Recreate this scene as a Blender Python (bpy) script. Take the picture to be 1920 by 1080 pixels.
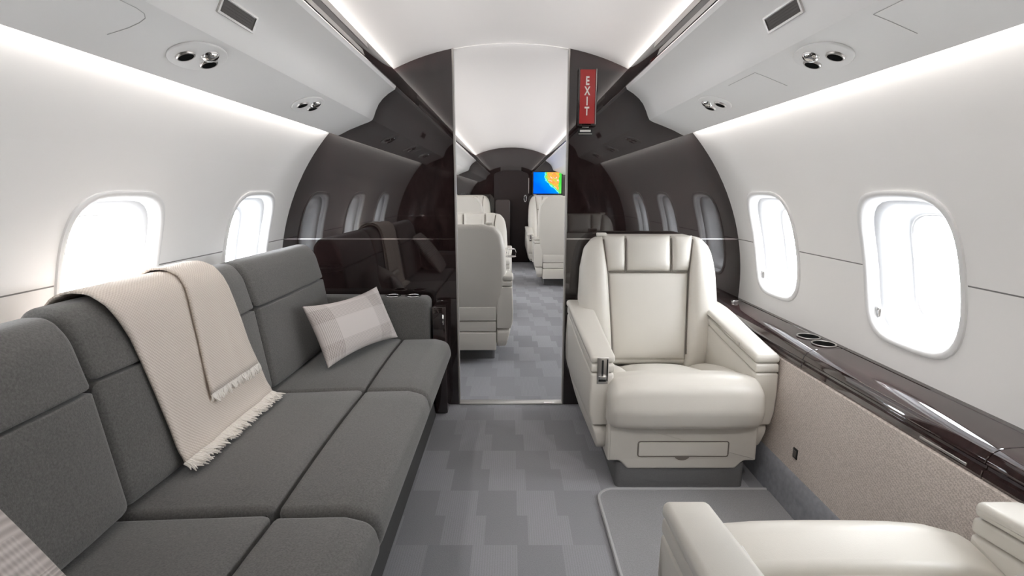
import bpy, bmesh, math, random
from mathutils import Vector, Matrix
random.seed(7)
for o in list(bpy.data.objects): bpy.data.objects.remove(o)
scene = bpy.context.scene
COL = scene.collection
PI = math.pi

# ------------------------------------------------------------------ camera
F_PX, CAM_H, TILT = 944.0, 1.205, math.atan(179 / 944.0)
cam_data = bpy.data.cameras.new('camera')
cam_data.sensor_width = 36.0
cam_data.lens = 36.0 * F_PX / 1920.0
cam_data.clip_start = 0.02
cam_data.shift_x = 2.0 / 1920.0
cam = bpy.data.objects.new('camera', cam_data)
cam.location = (0, 0, CAM_H)
cam.rotation_euler = (PI / 2 - TILT, 0, 0)
COL.objects.link(cam)
scene.camera = cam

# ------------------------------------------------------------------ light, exposure
scene.view_settings.view_transform = 'Standard'
scene.view_settings.look = 'None'
scene.view_settings.gamma = 1.0
scene.view_settings.use_curve_mapping = False
scene.view_settings.exposure = 0.90
scene.cycles.use_denoising = True
scene.cycles.max_bounces = 14
scene.cycles.diffuse_bounces = 8
scene.cycles.glossy_bounces = 5
scene.cycles.transparent_max_bounces = 12
scene.cycles.sample_clamp_indirect = 6.0

world = bpy.data.worlds.new('sky'); scene.world = world
world.use_nodes = True
bg = world.node_tree.nodes['Background']
bg.inputs[0].default_value = (0.93, 0.96, 1.0, 1)
bg.inputs[1].default_value = 12.5

AFT0, BULK, FWD1 = -0.06, 2.74, 8.8        # aft bulkhead, forward bulkhead, far bulkhead
COVE_W, WASH_W = 3.0, .62                    # watts per metre of LED strip

def led(name, x, z, y0, y1, direction, w, watts, color=(1.0, 0.965, 0.93)):
    ld = bpy.data.lights.new(name, 'AREA')
    ld.shape = 'RECTANGLE'; ld.size = w; ld.size_y = y1 - y0
    ld.energy = watts * (y1 - y0); ld.color = color
    o = bpy.data.objects.new(name, ld); COL.objects.link(o)
    d = Vector(direction).normalized()
    zax = -d; yax = Vector((0, 1, 0)); xax = yax.cross(zax).normalized()
    o.matrix_world = Matrix.Translation((x, (y0 + y1) / 2, z)) @ Matrix((xax, yax, zax)).transposed().to_4x4()
    return o
for s in (-1, 1):
    for (y0, y1) in ((AFT0 + .06, BULK - .03), (BULK + .07, FWD1 - .03)):
        led('cove_led_strip', s * .645, 1.800, y0, y1, (-s * .75, 0, .66), .02, COVE_W)
        led('wash_led_strip', s * .914, 1.527, y0, y1, (s * .45, 0, -.9), .016, WASH_W)

# ------------------------------------------------------------------ helpers
def link(o, parent=None):
    COL.objects.link(o)
    if parent is not None: o.parent = parent
    return o

def mk(name, verts, faces, mat, parent=None, smooth=40, uvs=None, recalc=True):
    me = bpy.data.meshes.new(name)
    me.from_pydata([tuple(v) for v in verts], [], faces)
    if uvs is not None:
        ul = me.uv_layers.new(name='uv')
        for lp in me.loops: ul.data[lp.index].uv = uvs[lp.vertex_index]
    if recalc:
        bm = bmesh.new(); bm.from_mesh(me)
        bmesh.ops.recalc_face_normals(bm, faces=bm.faces)
        bm.to_mesh(me); bm.free()
    if smooth:
        for p in me.polygons: p.use_smooth = True
        me.set_sharp_from_angle(angle=math.radians(smooth))
    me.materials.append(mat)
    return link(bpy.data.objects.new(name, me), parent)

def tag(o, label=None, cat=None, group=None, kind=None):
    if label: o['label'] = label
    if cat: o['category'] = cat
    if group: o['group'] = group
    if kind: o['kind'] = kind
    return o

def thing(name, label, cat, loc=(0, 0, 0), rz=0, group=None, kind=None):
    o = bpy.data.objects.new(name, None); COL.objects.link(o)
    o.empty_display_size = .1
    o.location = loc; o.rotation_euler = (0, 0, rz)
    return tag(o, label, cat, group, kind)

def copy_tree(o, parent=None):
    c = o.copy(); COL.objects.link(c); c.parent = parent
    for ch in list(o.children): copy_tree(ch, c)
    return c

def grid_faces(n, m, closed_u=False, off=0):
    f = []
    for i in range(n if closed_u else n - 1):
        for j in range(m - 1):
            a = i * m + j; b = ((i + 1) % n) * m + j
            f.append((off + a, off + b, off + b + 1, off + a + 1))
    return f

def round_poly(pts, r, seg=5):
    n = len(pts); out = []
    rr = r if isinstance(r, (list, tuple)) else [r] * n
    for i in range(n):
        p = Vector(pts[i]); a = Vector(pts[i - 1]) - p; b = Vector(pts[(i + 1) % n]) - p
        la, lb = a.length, b.length; a.normalize(); b.normalize()
        ang = a.angle(b); k = rr[i]
        if k <= 0 or ang > 3.1: out.append(tuple(p)); continue
        t = min(k / math.tan(ang / 2), la * .49, lb * .49)
        k = t * math.tan(ang / 2)
        bis = (a + b).normalized(); c = p + bis * (k / math.sin(ang / 2))
        p0 = p + a * t; p1 = p + b * t
        v0 = p0 - c; v1 = p1 - c
        a0 = math.atan2(v0.y, v0.x); d = math.atan2(v1.y, v1.x) - a0
        while d > PI: d -= 2 * PI
        while d < -PI: d += 2 * PI
        for q in range(seg + 1):
            t_ = a0 + d * q / seg
            out.append((c.x + k * math.cos(t_), c.y + k * math.sin(t_)))
    return out

def resample(poly, step):
    out = []
    n = len(poly)
    for i in range(n):
        a = Vector(poly[i]); b = Vector(poly[(i + 1) % n])
        k = max(1, int((b - a).length / step))
        for q in range(k): out.append(tuple(a.lerp(b, q / k)))
    return out

def inset(poly, d):
    n = len(poly)
    area = sum(poly[i][0] * poly[(i + 1) % n][1] - poly[(i + 1) % n][0] * poly[i][1] for i in range(n))
    sg = 1 if area > 0 else -1
    out = []
    for i in range(n):
        p = Vector(poly[i]); a = (p - Vector(poly[i - 1])); b = (Vector(poly[(i + 1) % n]) - p)
        if a.length < 1e-9: a = b
        if b.length < 1e-9: b = a
        a.normalize(); b.normalize()
        t = (a + b)
        if t.length < 1e-6: t = a
        t.normalize()
        nrm = Vector((-t.y, t.x)) * sg
        cs = max(.5, nrm.dot(Vector((-a.y, a.x)) * sg))
        q = p + nrm * (d / cs); out.append((q.x, q.y))
    return out

def rext_data(poly, w0, w1, r, m, n=3, mid=0):
    rings = []
    N = len(poly)
    def ring(d, w): rings.append([m(u, v, w) for (u, v) in (inset(poly, d) if d > 1e-7 else poly)])
    if r > 0:
        for k in range(n): t = k / n * PI / 2; ring(r * (1 - math.sin(t)), w0 + r * (1 - math.cos(t)))
    ring(0, w0 + r)
    for k in range(mid): ring(0, w0 + r + (w1 - w0 - 2 * r) * (k + 1) / (mid + 1))
    ring(0, w1 - r)
    if r > 0:
        for k in range(n - 1, -1, -1): t = k / n * PI / 2; ring(r * (1 - math.sin(t)), w1 - r * (1 - math.cos(t)))
    verts = [v for rg in rings for v in rg]; faces = []
    for i in range(len(rings) - 1):
        for j in range(N):
            a = i * N + j; b = i * N + (j + 1) % N
            faces.append((a, b, b + N, a + N))
    faces.append(tuple(range(N))[::-1]); faces.append(tuple(range((len(rings) - 1) * N, len(rings) * N)))
    return verts, faces

XZ = lambda u, v, w: (u, w, v)     # outline in x,z; extruded along y
YZ = lambda u, v, w: (w, u, v)     # outline in y,z; extruded along x
XY = lambda u, v, w: (u, v, w)

def rext(name, poly, w0, w1, r, m, mat, parent=None, n=3, mid=0, deform=None, smooth=40):
    v, f = rext_data(poly, w0, w1, r, m, n, mid)
    if deform: v = [deform(*p) for p in v]
    return mk(name, v, f, mat, parent, smooth)

def box(name, c, s, bev, mat, parent=None, deform=None):
    x, y, z = s[0] / 2, s[1] / 2, s[2] / 2
    poly = [(-x, -y), (x, -y), (x, y), (-x, y)]
    if bev > 0: poly = round_poly(poly, bev, 3)
    mm = lambda u, v, w: (c[0] + u, c[1] + v, c[2] + w)
    return rext(name, poly, -z, z, min(bev, z * .95) if bev > 0 else 0, mm, mat, parent, deform=deform)

def edge_samples(n, k=2.2):
    out = []
    for i in range(n + 1):
        t = -1 + 2 * i / n
        out.append(math.copysign(1 - (1 - abs(t)) ** k, t))
    return out

def puff(name, P, depth, back, mat, parent=None, ns=12, nt=12, pw=5, crown=.25, uv=False, ear=None):
    """soft upholstered panel: P(s,t) -> (point, normal); edges roll off to the back."""
    S = edge_samples(ns); T = edge_samples(nt)
    verts = []; uvs = []
    def h(s, t):
        e = max(0, 1 - abs(s) ** pw) ** .5 * max(0, 1 - abs(t) ** pw) ** .5
        return depth * e * (1 - crown + crown * (1 - s * s) * (1 - t * t))
    for s in S:
        for t in T:
            p, nn = P(s, t); verts.append(p + nn * h(s, t)); uvs.append((s * .5 + .5, t * .5 + .5))
    A = len(verts)
    for s in S:
        for t in T:
            p, nn = P(s, t); verts.append(p - nn * back); uvs.append((s * .5 + .5, t * .5 + .5))
    m = len(T); n = len(S)
    faces = grid_faces(n, m) + [tuple(reversed(q)) for q in grid_faces(n, m, off=A)]
    rim = [i * m for i in range(n)] + [(n - 1) * m + j for j in range(1, m)] + [i * m + m - 1 for i in range(n - 2, -1, -1)] + [j for j in range(m - 2, 0, -1)]
    for k in range(len(rim)):
        a, b = rim[k], rim[(k + 1) % len(rim)]
        faces.append((a, b, b + A, a + A))
    return mk(name, verts, faces, mat, parent, 60, uvs)

def tube_data(path, r, seg=8, closed=False):
    verts = []; faces = []
    n = len(path); P = [Vector(p) for p in path]
    up = Vector((0, 0, 1))
    for i in range(n):
        if closed: t = P[(i + 1) % n] - P[i - 1]
        else: t = P[min(i + 1, n - 1)] - P[max(i - 1, 0)]
        t.normalize()
        a = t.cross(up)
        if a.length < .05: a = t.cross(Vector((1, 0, 0)))
        a.normalize(); b = t.cross(a)
        rr = r[i] if isinstance(r, (list, tuple)) else r
        for k in range(seg):
            q = 2 * PI * k / seg
            verts.append(P[i] + a * (rr * math.cos(q)) + b * (rr * math.sin(q)))
    for i in range(n if closed else n - 1):
        for k in range(seg):
            a = i * seg + k; b = i * seg + (k + 1) % seg
            c = ((i + 1) % n) * seg + (k + 1) % seg; d = ((i + 1) % n) * seg + k
            faces.append((a, b, c, d))
    if not closed:
        faces.append(tuple(range(seg))); faces.append(tuple(range((n - 1) * seg, n * seg)))
    return verts, faces

def tube(name, path, r, mat, parent=None, seg=8, closed=False):
    v, f = tube_data(path, r, seg, closed)
    return mk(name, v, f, mat, parent, 50)

def lathe(name, prof, mat, parent=None, seg=28, M=None, cap=True):
    verts = []; faces = []
    m = len(prof)
    for k in range(seg):
        a = 2 * PI * k / seg
        for (r, z) in prof: verts.append(Vector((r * math.cos(a), r * math.sin(a), z)))
    faces = grid_faces(seg, m, True)
    if cap:
        if prof[0][0] > 1e-6: faces.append(tuple(k * m for k in range(seg)))
        if prof[-1][0] > 1e-6: faces.append(tuple(k * m + m - 1 for k in range(seg)))
    if M is not None: verts = [M @ v for v in verts]
    return mk(name, verts, faces, mat, parent, 40)

def sheet(name, prof, y0, y1, mat, parent=None, ny=2, thick=0, smooth=50):
    """open profile (x,z) swept along y"""
    verts = []; n = len(prof)
    for (x, z) in prof:
        for k in range(ny): verts.append((x, y0 + (y1 - y0) * k / (ny - 1), z))
    o = mk(name, verts, grid_faces(n, ny), mat, parent, smooth, recalc=False)
    return o

# ------------------------------------------------------------------ materials
def nt_of(name):
    m = bpy.data.materials.new(name); m.use_nodes = True
    return m, m.node_tree, m.node_tree.nodes['Principled BSDF']

def N(nt, typ, **kw):
    n = nt.nodes.new(typ)
    for k, v in kw.items():
        if k.startswith('i_'):
            key = k[2:]
            n.inputs[int(key) if key.isdigit() else key.replace('_', ' ')].default_value = v
        else: setattr(n, k, v)
    return n

def plain(name, col, rough=.5, metal=0.0, ior=1.5, spec=None, noise=0.0, nscale=30, bump=0.0, bscale=300, coat=0.0, sheen=0.0):
    m, nt, b = nt_of(name)
    b.inputs['Base Color'].default_value = (*col, 1)
    b.inputs['Roughness'].default_value = rough
    b.inputs['Metallic'].default_value = metal
    b.inputs['IOR'].default_value = ior
    if spec is not None: b.inputs['Specular IOR Level'].default_value = spec
    if coat: b.inputs['Coat Weight'].default_value = coat
    if sheen:
        b.inputs['Sheen Weight'].default_value = sheen; b.inputs['Sheen Roughness'].default_value = .5
    tc = None
    if noise or bump:
        tc = N(nt, 'ShaderNodeTexCoord')
    if noise:
        nz = N(nt, 'ShaderNodeTexNoise', i_Scale=nscale, i_Detail=4.0)
        nt.links.new(tc.outputs['Object'], nz.inputs['Vector'])
        mx = N(nt, 'ShaderNodeMix', data_type='RGBA')
        mx.inputs[6].default_value = (*[c * (1 - noise) for c in col], 1)
        mx.inputs[7].default_value = (*[min(1, c * (1 + noise)) for c in col], 1)
        nt.links.new(nz.outputs[0], mx.inputs[0]); nt.links.new(mx.outputs[2], b.inputs['Base Color'])
    if bump:
        nz = N(nt, 'ShaderNodeTexNoise', i_Scale=bscale, i_Detail=3.0)
        nt.links.new(tc.outputs['Object'], nz.inputs['Vector'])
        bp = N(nt, 'ShaderNodeBump', i_Strength=bump, i_Distance=.002)
        nt.links.new(nz.outputs[0], bp.inputs['Height']); nt.links.new(bp.outputs[0], b.inputs['Normal'])
    return m

M = {}
M['white'] = plain('white_liner', (.88, .865, .85), .5, noise=.012, nscale=3)
M['ceiling'] = plain('pale_grey_ceiling', (.74, .715, .70), .5)
M['psu'] = plain('white_overhead', (.90, .89, .875), .42)
M['winframe'] = plain('white_window_plastic', (.78, .775, .77), .35)
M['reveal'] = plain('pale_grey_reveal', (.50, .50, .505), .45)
M['leather'] = plain('cream_leather', (.62, .592, .54), .42, noise=.02, nscale=8, bump=.12, bscale=420)
M['stitch'] = plain('dark_seam', (.16, .14, .12), .8)
M['seam'] = plain('liner_seam', (.22, .215, .21), .8)
M['hairline'] = plain('panel_hairline', (.50, .49, .48), .8)
M['galleydark'] = plain('unlit_galley_dark', (.016, .009, .009), .30, spec=.35)  # darkness of the galley past the doorway, put into the door colour
M['hollow_shade'] = plain('hollow_shade_black', (.006, .006, .006), .95, spec=.05)  # black standing in for the shade inside cup wells and nozzle mouths
M['nickel'] = plain('brushed_nickel', (.62, .60, .58), .28, metal=1.0)
M['chrome'] = plain('polished_chrome', (.80, .80, .80), .08, metal=1.0)
M['black'] = plain('black_plastic', (.012, .012, .012), .4)
M['darkgrille'] = plain('dark_grille', (.11, .10, .094), .6)
M['edge'] = plain('pale_jamb_edge', (.30, .28, .265), .3)
M['sofa'] = plain('grey_wool', (.114, .110, .104), .95, noise=.6, nscale=210, bump=.4, bscale=420, sheen=.3)
M['plinth'] = plain('charcoal_plinth', (.055, .054, .054), .9, noise=.15, nscale=300)
M['basecarpet'] = plain('grey_base_carpet', (.15, .15, .152), .97, noise=.25, nscale=350, bump=.3, bscale=700)
M['kick'] = plain('blue_grey_carpet', (.25, .255, .28), .97, noise=.3, nscale=45, bump=.3, bscale=700)
M['mat'] = plain('grey_mat', (.29, .289, .298), .97, noise=.3, nscale=240, bump=.3, bscale=800)
M['binding'] = plain('mat_binding', (.40, .40, .405), .8)
M['fringe'] = plain('cream_fringe', (.80, .76, .71), .95)
M['red'] = plain('exit_red', (.42, .035, .035), .3)
M['letter'] = plain('sign_white', (.85, .82, .78), .4)
M['brown'] = plain('brown_leather', (.045, .033, .031), .45)
M['metalstrip'] = plain('satin_threshold', (.58, .57, .55), .35, metal=.6)

def veneer(name, ior=1.8, gain=1.0):
    m, nt, b = nt_of(name)
    tc = N(nt, 'ShaderNodeTexCoord')
    mp = N(nt, 'ShaderNodeMapping'); mp.inputs['Scale'].default_value = (9, 9, 3)
    nz = N(nt, 'ShaderNodeTexNoise', i_Scale=3.0, i_Detail=8.0, i_Roughness=.65, i_Distortion=1.5)
    cr = N(nt, 'ShaderNodeValToRGB')
    cr.color_ramp.elements[0].position = .35; cr.color_ramp.elements[0].color = (.009 * gain, .0055 * gain, .0055 * gain, 1)
    cr.color_ramp.elements[1].position = .75; cr.color_ramp.elements[1].color = (.030 * gain, .0165 * gain, .0155 * gain, 1)
    nt.links.new(tc.outputs['Object'], mp.inputs[0]); nt.links.new(mp.outputs[0], nz.inputs['Vector'])
    nt.links.new(nz.outputs[0], cr.inputs[0]); nt.links.new(cr.outputs[0], b.inputs['Base Color'])
    b.inputs['Roughness'].default_value = .025
    b.inputs['IOR'].default_value = ior
    return m
M['veneer'] = veneer('gloss_dark_veneer')
M['lacquer'] = veneer('lacquered_ledge_veneer', 2.1, 2.0)

def carpet():
    m, nt, b = nt_of('block_carpet')
    L = nt.links.new
    tc = N(nt, 'ShaderNodeTexCoord'); sp = N(nt, 'ShaderNodeSeparateXYZ'); L(tc.outputs['Object'], sp.inputs[0])
    def mth(op, a, bb=None, c=None):
        n = N(nt, 'ShaderNodeMath', operation=op)
        for i, v in enumerate((a, bb, c)):
            if v is None: continue
            if isinstance(v, (int, float)): n.inputs[i].default_value = v
            else: L(v, n.inputs[i])
        return n.outputs[0]
    X, Y = sp.outputs[0], sp.outputs[1]
    half = mth('FLOOR', mth('DIVIDE', mth('ADD', Y, 1.706), .163))
    jog = mth('MULTIPLY', mth('SUBTRACT', 1.0, mth('FLOORED_MODULO', half, 2.0)), .040)
    cx = mth('FLOOR', mth('DIVIDE', mth('ADD', mth('SUBTRACT', X, jog), 9.3 + 0.155 - .022), .155))
    cy = mth('FLOOR', mth('DIVIDE', half, 2.0))
    par = mth('FLOORED_MODULO', mth('ADD', cx, cy), 2.0)
    cmb = N(nt, 'ShaderNodeCombineXYZ'); L(cx, cmb.inputs[0]); L(cy, cmb.inputs[1])
    wn = N(nt, 'ShaderNodeTexWhiteNoise', noise_dimensions='2D'); L(cmb.outputs[0], wn.inputs['Vector'])
    rib = mth('MULTIPLY', mth('SINE', mth('MULTIPLY', X, 2 * PI / .0085)), mth('MULTIPLY', par, .07))
    val = mth('ADD', mth('ADD', mth('MULTIPLY', par, .22), mth('MULTIPLY', wn.outputs[0], .16)), rib)
    nz = N(nt, 'ShaderNodeTexNoise', i_Scale=260.0, i_Detail=4.0); L(tc.outputs['Object'], nz.inputs['Vector'])
    val2 = mth('ADD', val, mth('MULTIPLY', mth('SUBTRACT', nz.outputs[0], .5), .55))
    mx = N(nt, 'ShaderNodeMix', data_type='RGBA')
    mx.inputs[6].default_value = (.225, .225, .240, 1); mx.inputs[7].default_value = (.44, .438, .465, 1)
    L(val2, mx.inputs[0]); L(mx.outputs[2], b.inputs['Base Color'])
    b.inputs['Roughness'].default_value = .97
    bp = N(nt, 'ShaderNodeBump', i_Strength=.35, i_Distance=.003)
    L(mth('ADD', nz.outputs[0], rib), bp.inputs['Height']); L(bp.outputs[0], b.inputs['Normal'])
    return m
M['carpet'] = carpet()

def tweed():
    m, nt, b = nt_of('beige_tweed')
    L = nt.links.new
    tc = N(nt, 'ShaderNodeTexCoord')
    mp = N(nt, 'ShaderNodeMapping'); mp.inputs['Rotation'].default_value = (-.42, 0, 0)
    L(tc.outputs['Object'], mp.inputs[0])
    wv = N(nt, 'ShaderNodeTexWave', wave_type='BANDS', bands_direction='Z', i_Scale=34.0, i_Distortion=7.0, i_Detail=2.0, i_Detail_Scale=7.0)
    L(mp.outputs[0], wv.inputs['Vector'])
    nz = N(nt, 'ShaderNodeTexNoise', i_Scale=260.0, i_Detail=2.0); L(tc.outputs['Object'], nz.inputs['Vector'])
    mx = N(nt, 'ShaderNodeMix', data_type='RGBA')
    mx.inputs[6].default_value = (.40, .345, .305, 1); mx.inputs[7].default_value = (.78, .70, .645, 1)
    av = N(nt, 'ShaderNodeMath', operation='MULTIPLY_ADD'); L(wv.outputs['Fac'], av.inputs[0]); av.inputs[1].default_value = .55
    m2 = N(nt, 'ShaderNodeMath', operation='MULTIPLY'); L(nz.outputs[0], m2.inputs[0]); m2.inputs[1].default_value = .45
    L(m2.outputs[0], av.inputs[2]); L(av.outputs[0], mx.inputs[0]); L(mx.outputs[2], b.inputs['Base Color'])
    b.inputs['Roughness'].default_value = .95
    bp = N(nt, 'ShaderNodeBump', i_Strength=.35, i_Distance=.002); L(av.outputs[0], bp.inputs['Height']); L(bp.outputs[0], b.inputs['Normal'])
    return m
M['tweed'] = tweed()

def weave(name, c0, c1, su, sv, strength=.6):
    """waffle weave on the uv map"""
    m, nt, b = nt_of(name)
    L = nt.links.new
    uv = N(nt, 'ShaderNodeUVMap'); sp = N(nt, 'ShaderNodeSeparateXYZ'); L(uv.outputs[0], sp.inputs[0])
    def mth(op, a, bb=None):
        n = N(nt, 'ShaderNodeMath', operation=op)
        for i, v in enumerate((a, bb)):
            if v is None: continue
            if isinstance(v, (int, float)): n.inputs[i].default_value = v
            else: L(v, n.inputs[i])
        return n.outputs[0]
    a = mth('SINE', mth('MULTIPLY', mth('ADD', sp.outputs[0], mth('MULTIPLY', sp.outputs[1], .35)), su * 2 * PI))
    c = mth('SINE', mth('MULTIPLY', sp.outputs[1], sv * 2 * PI))
    v = mth('ADD', mth('MULTIPLY', mth('MULTIPLY', a, c), .5), .5)
    mx = N(nt, 'ShaderNodeMix', data_type='RGBA')
    mx.inputs[6].default_value = (*c0, 1); mx.inputs[7].default_value = (*c1, 1)
    L(v, mx.inputs[0]); L(mx.outputs[2], b.inputs['Base Color'])
    b.inputs['Roughness'].default_value = .95; b.inputs['Sheen Weight'].default_value = .2
    bp = N(nt, 'ShaderNodeBump', i_Strength=strength, i_Distance=.002); L(v, bp.inputs['Height']); L(bp.outputs[0], b.inputs['Normal'])
    return m
M['throw'] = weave('cream_waffle_wool', (.58, .50, .435), (.74, .665, .595), 95, 120)

def plaid():
    m, nt, b = nt_of('glen_plaid')
    L = nt.links.new
    uv = N(nt, 'ShaderNodeUVMap'); sp = N(nt, 'ShaderNodeSeparateXYZ'); L(uv.outputs[0], sp.inputs[0])
    def mth(op, a, bb=None):
        n = N(nt, 'ShaderNodeMath', operation=op)
        for i, v in enumerate((a, bb)):
            if v is None: continue
            if isinstance(v, (int, float)): n.inputs[i].default_value = v
            else: L(v, n.inputs[i])
        return n.outputs[0]
    def bands(c, period, lines, lo, hi):
        f = mth('FRACT', mth('MULTIPLY', c, period))
        inb = mth('MULTIPLY', mth('GREATER_THAN', f, lo), mth('LESS_THAN', f, hi))
        ln = mth('GREATER_THAN', mth('FRACT', mth('MULTIPLY', c, lines)), .52)
        return mth('MULTIPLY', inb, ln)
    u, v = sp.outputs[0], sp.outputs[1]
    bu = bands(u, 1.45, 58, .02, .28); bv = bands(v, 1.75, 44, .15, .55)
    s = mth('ADD', mth('MULTIPLY', bu, .5), mth('MULTIPLY', bv, .5))
    mx = N(nt, 'ShaderNodeMix', data_type='RGBA')
    mx.inputs[6].default_value = (.68, .625, .60, 1); mx.inputs[7].default_value = (.31, .265, .245, 1)
    L(s, mx.inputs[0]); L(mx.outputs[2], b.inputs['Base Color'])
    b.inputs['Roughness'].default_value = .95
    wv = mth('MULTIPLY', mth('SINE', mth('MULTIPLY', u, 130 * 2 * PI)), mth('SINE', mth('MULTIPLY', v, 90 * 2 * PI)))
    bp = N(nt, 'ShaderNodeBump', i_Strength=.3, i_Distance=.002); L(wv, bp.inputs['Height']); L(bp.outputs[0], b.inputs['Normal'])
    return m
M['plaid'] = plaid()

def knit():
    m, nt, b = nt_of('ribbed_knit')
    L = nt.links.new
    uv = N(nt, 'ShaderNodeUVMap'); sp = N(nt, 'ShaderNodeSeparateXYZ'); L(uv.outputs[0], sp.inputs[0])
    def mth(op, a, bb=None):
        n = N(nt, 'ShaderNodeMath', operation=op)
        for i, v in enumerate((a, bb)):
            if v is None: continue
            if isinstance(v, (int, float)): n.inputs[i].default_value = v
            else: L(v, n.inputs[i])
        return n.outputs[0]
    u, v = sp.outputs[0], sp.outputs[1]
    wide = mth('ADD', mth('MULTIPLY', mth('SINE', mth('MULTIPLY', v, 26 * 2 * PI)), .5), .5)
    fine = mth('ADD', mth('MULTIPLY', mth('SINE', mth('MULTIPLY', v, 52 * 2 * PI)), .5), .5)
    edge = mth('LESS_THAN', v, .40)
    rib = mth('ADD', mth('MULTIPLY', wide, mth('SUBTRACT', 1.0, edge)), mth('MULTIPLY', fine, edge))
    ck = mth('ADD', mth('MULTIPLY', mth('SINE', mth('MULTIPLY', u, 46 * 2 * PI)), .5), .5)
    low = mth('MULTIPLY', mth('LESS_THAN', v, .58), mth('LESS_THAN', u, .93))
    h = mth('ADD', mth('MULTIPLY', rib, .75), mth('MULTIPLY', mth('MULTIPLY', ck, low), .35))
    mx = N(nt, 'ShaderNodeMix', data_type='RGBA')
    mx.inputs[6].default_value = (.40, .355, .335, 1); mx.inputs[7].default_value = (.62, .57, .54, 1)
    L(h, mx.inputs[0]); L(mx.outputs[2], b.inputs['Base Color'])
    b.inputs['Roughness'].default_value = .95
    bp = N(nt, 'ShaderNodeBump', i_Strength=.7, i_Distance=.004); L(h, bp.inputs['Height']); L(bp.outputs[0], b.inputs['Normal'])
    return m
M['knit'] = knit()

def glasspane():
    m, nt, b = nt_of('cabin_window_glass')
    L = nt.links.new
    tr = N(nt, 'ShaderNodeBsdfTransparent'); tr.inputs[0].default_value = (.97, .98, .985, 1)
    gl = N(nt, 'ShaderNodeBsdfGlossy', i_Roughness=.02)
    mx = N(nt, 'ShaderNodeMixShader'); mx.inputs[0].default_value = .06; L(tr.outputs[0], mx.inputs[1]); L(gl.outputs[0], mx.inputs[2])
    L(mx.outputs[0], nt.nodes['Material Output'].inputs[0])
    return m
M['glass'] = glasspane()
M['cupglass'] = plain('clear_tumbler', (.85, .86, .86), .05)

def mapscreen():
    m, nt, b = nt_of('moving_map_screen')
    L = nt.links.new
    uv = N(nt, 'ShaderNodeUVMap'); sp = N(nt, 'ShaderNodeSeparateXYZ'); L(uv.outputs[0], sp.inputs[0])
    nz = N(nt, 'ShaderNodeTexNoise', i_Scale=7.0, i_Detail=5.0); L(uv.outputs[0], nz.inputs['Vector'])
    def mth(op, a, bb=None):
        n = N(nt, 'ShaderNodeMath', operation=op)
        for i, v in enumerate((a, bb)):
            if v is None: continue
            if isinstance(v, (int, float)): n.inputs[i].default_value = v
            else: L(v, n.inputs[i])
        return n.outputs[0]
    u, v = sp.outputs[0], sp.outputs[1]
    wob = mth('MULTIPLY', mth('SUBTRACT', nz.outputs[0], .5), .22)
    coast = mth('ADD', mth('ADD', .43, mth('MULTIPLY', mth('MAXIMUM', mth('SUBTRACT', .62, v), 0.0), .86)), wob)
    d = mth('SUBTRACT', u, coast)
    cr = N(nt, 'ShaderNodeValToRGB'); e = cr.color_ramp.elements
    e[0].position = .0; e[0].color = (.0, .10, .85, 1)
    e[1].position = 1.0; e[1].color = (.05, .50, .05, 1)
    for p, c in ((.46, (.0, .20, 1.0, 1)), (.485, (.15, .75, .85, 1)), (.51, (.12, .55, .10, 1))):
        q = e.new(p); q.color = c
    L(mth('ADD', d, .5), cr.inputs[0])
    nz2 = N(nt, 'ShaderNodeTexNoise', i_Scale=9.0, i_Detail=5.0, i_Distortion=1.2); L(uv.outputs[0], nz2.inputs['Vector'])
    hr = N(nt, 'ShaderNodeValToRGB'); h = hr.color_ramp.elements
    h[0].position = .34; h[0].color = (.20, .50, .06, 1); h[1].position = .68; h[1].color = (.85, .75, .65, 1)
    for p, c in ((.45, (.70, .33, .05, 1)), (.60, (.72, .20, .06, 1))):
        q = h.new(p); q.color = c
    L(nz2.outputs[0], hr.inputs[0])
    inland = mth('MULTIPLY', mth('GREATER_THAN', d, .055), mth('LESS_THAN', mth('ADD', u, wob), .90))
    mxl = N(nt, 'ShaderNodeMix', data_type='RGBA'); L(inland, mxl.inputs[0]); L(cr.outputs[0], mxl.inputs[6]); L(hr.outputs[0], mxl.inputs[7])
    em = N(nt, 'ShaderNodeEmission', i_Strength=.9); L(mxl.outputs[2], em.inputs[0])
    L(em.outputs[0], nt.nodes['Material Output'].inputs[0])
    return m
M['map'] = mapscreen()

# ------------------------------------------------------------------ the setting: fuselage section
def wx(z): return .056 + math.sqrt(max(.01, 1.209 ** 2 - (max(z, .25) - .70) ** 2))   # vertical below the seat line
Y0, Y1 = -1.3, FWD1 + .15

fl = mk('floor', [(-1.4, Y0, 0), (1.4, Y0, 0), (1.4, Y1, 0), (-1.4, Y1, 0)], [(0, 1, 2, 3)], M['carpet'], smooth=0)
tag(fl, 'grey cut-pile carpet with lighter and darker ribbed blocks', 'floor', kind='structure')

def ceil_z(x): return 1.952 - .30 * x * x - .14 * x ** 4
half = [(.60 * i / 14, ceil_z(.60 * i / 14)) for i in range(15)] + [(.604, 1.862), (.70, 1.866), (.76, 1.80), (.90, 1.72), (1.02, 1.62), (1.04, 1.50)]
prof = [(-x, z) for x, z in reversed(half)] + half[1:]
ce = sheet('ceiling', prof, Y0, Y1, M['ceiling'])
tag(ce, 'white arched ceiling panel washed by hidden cove light', 'ceiling', kind='structure')

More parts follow.
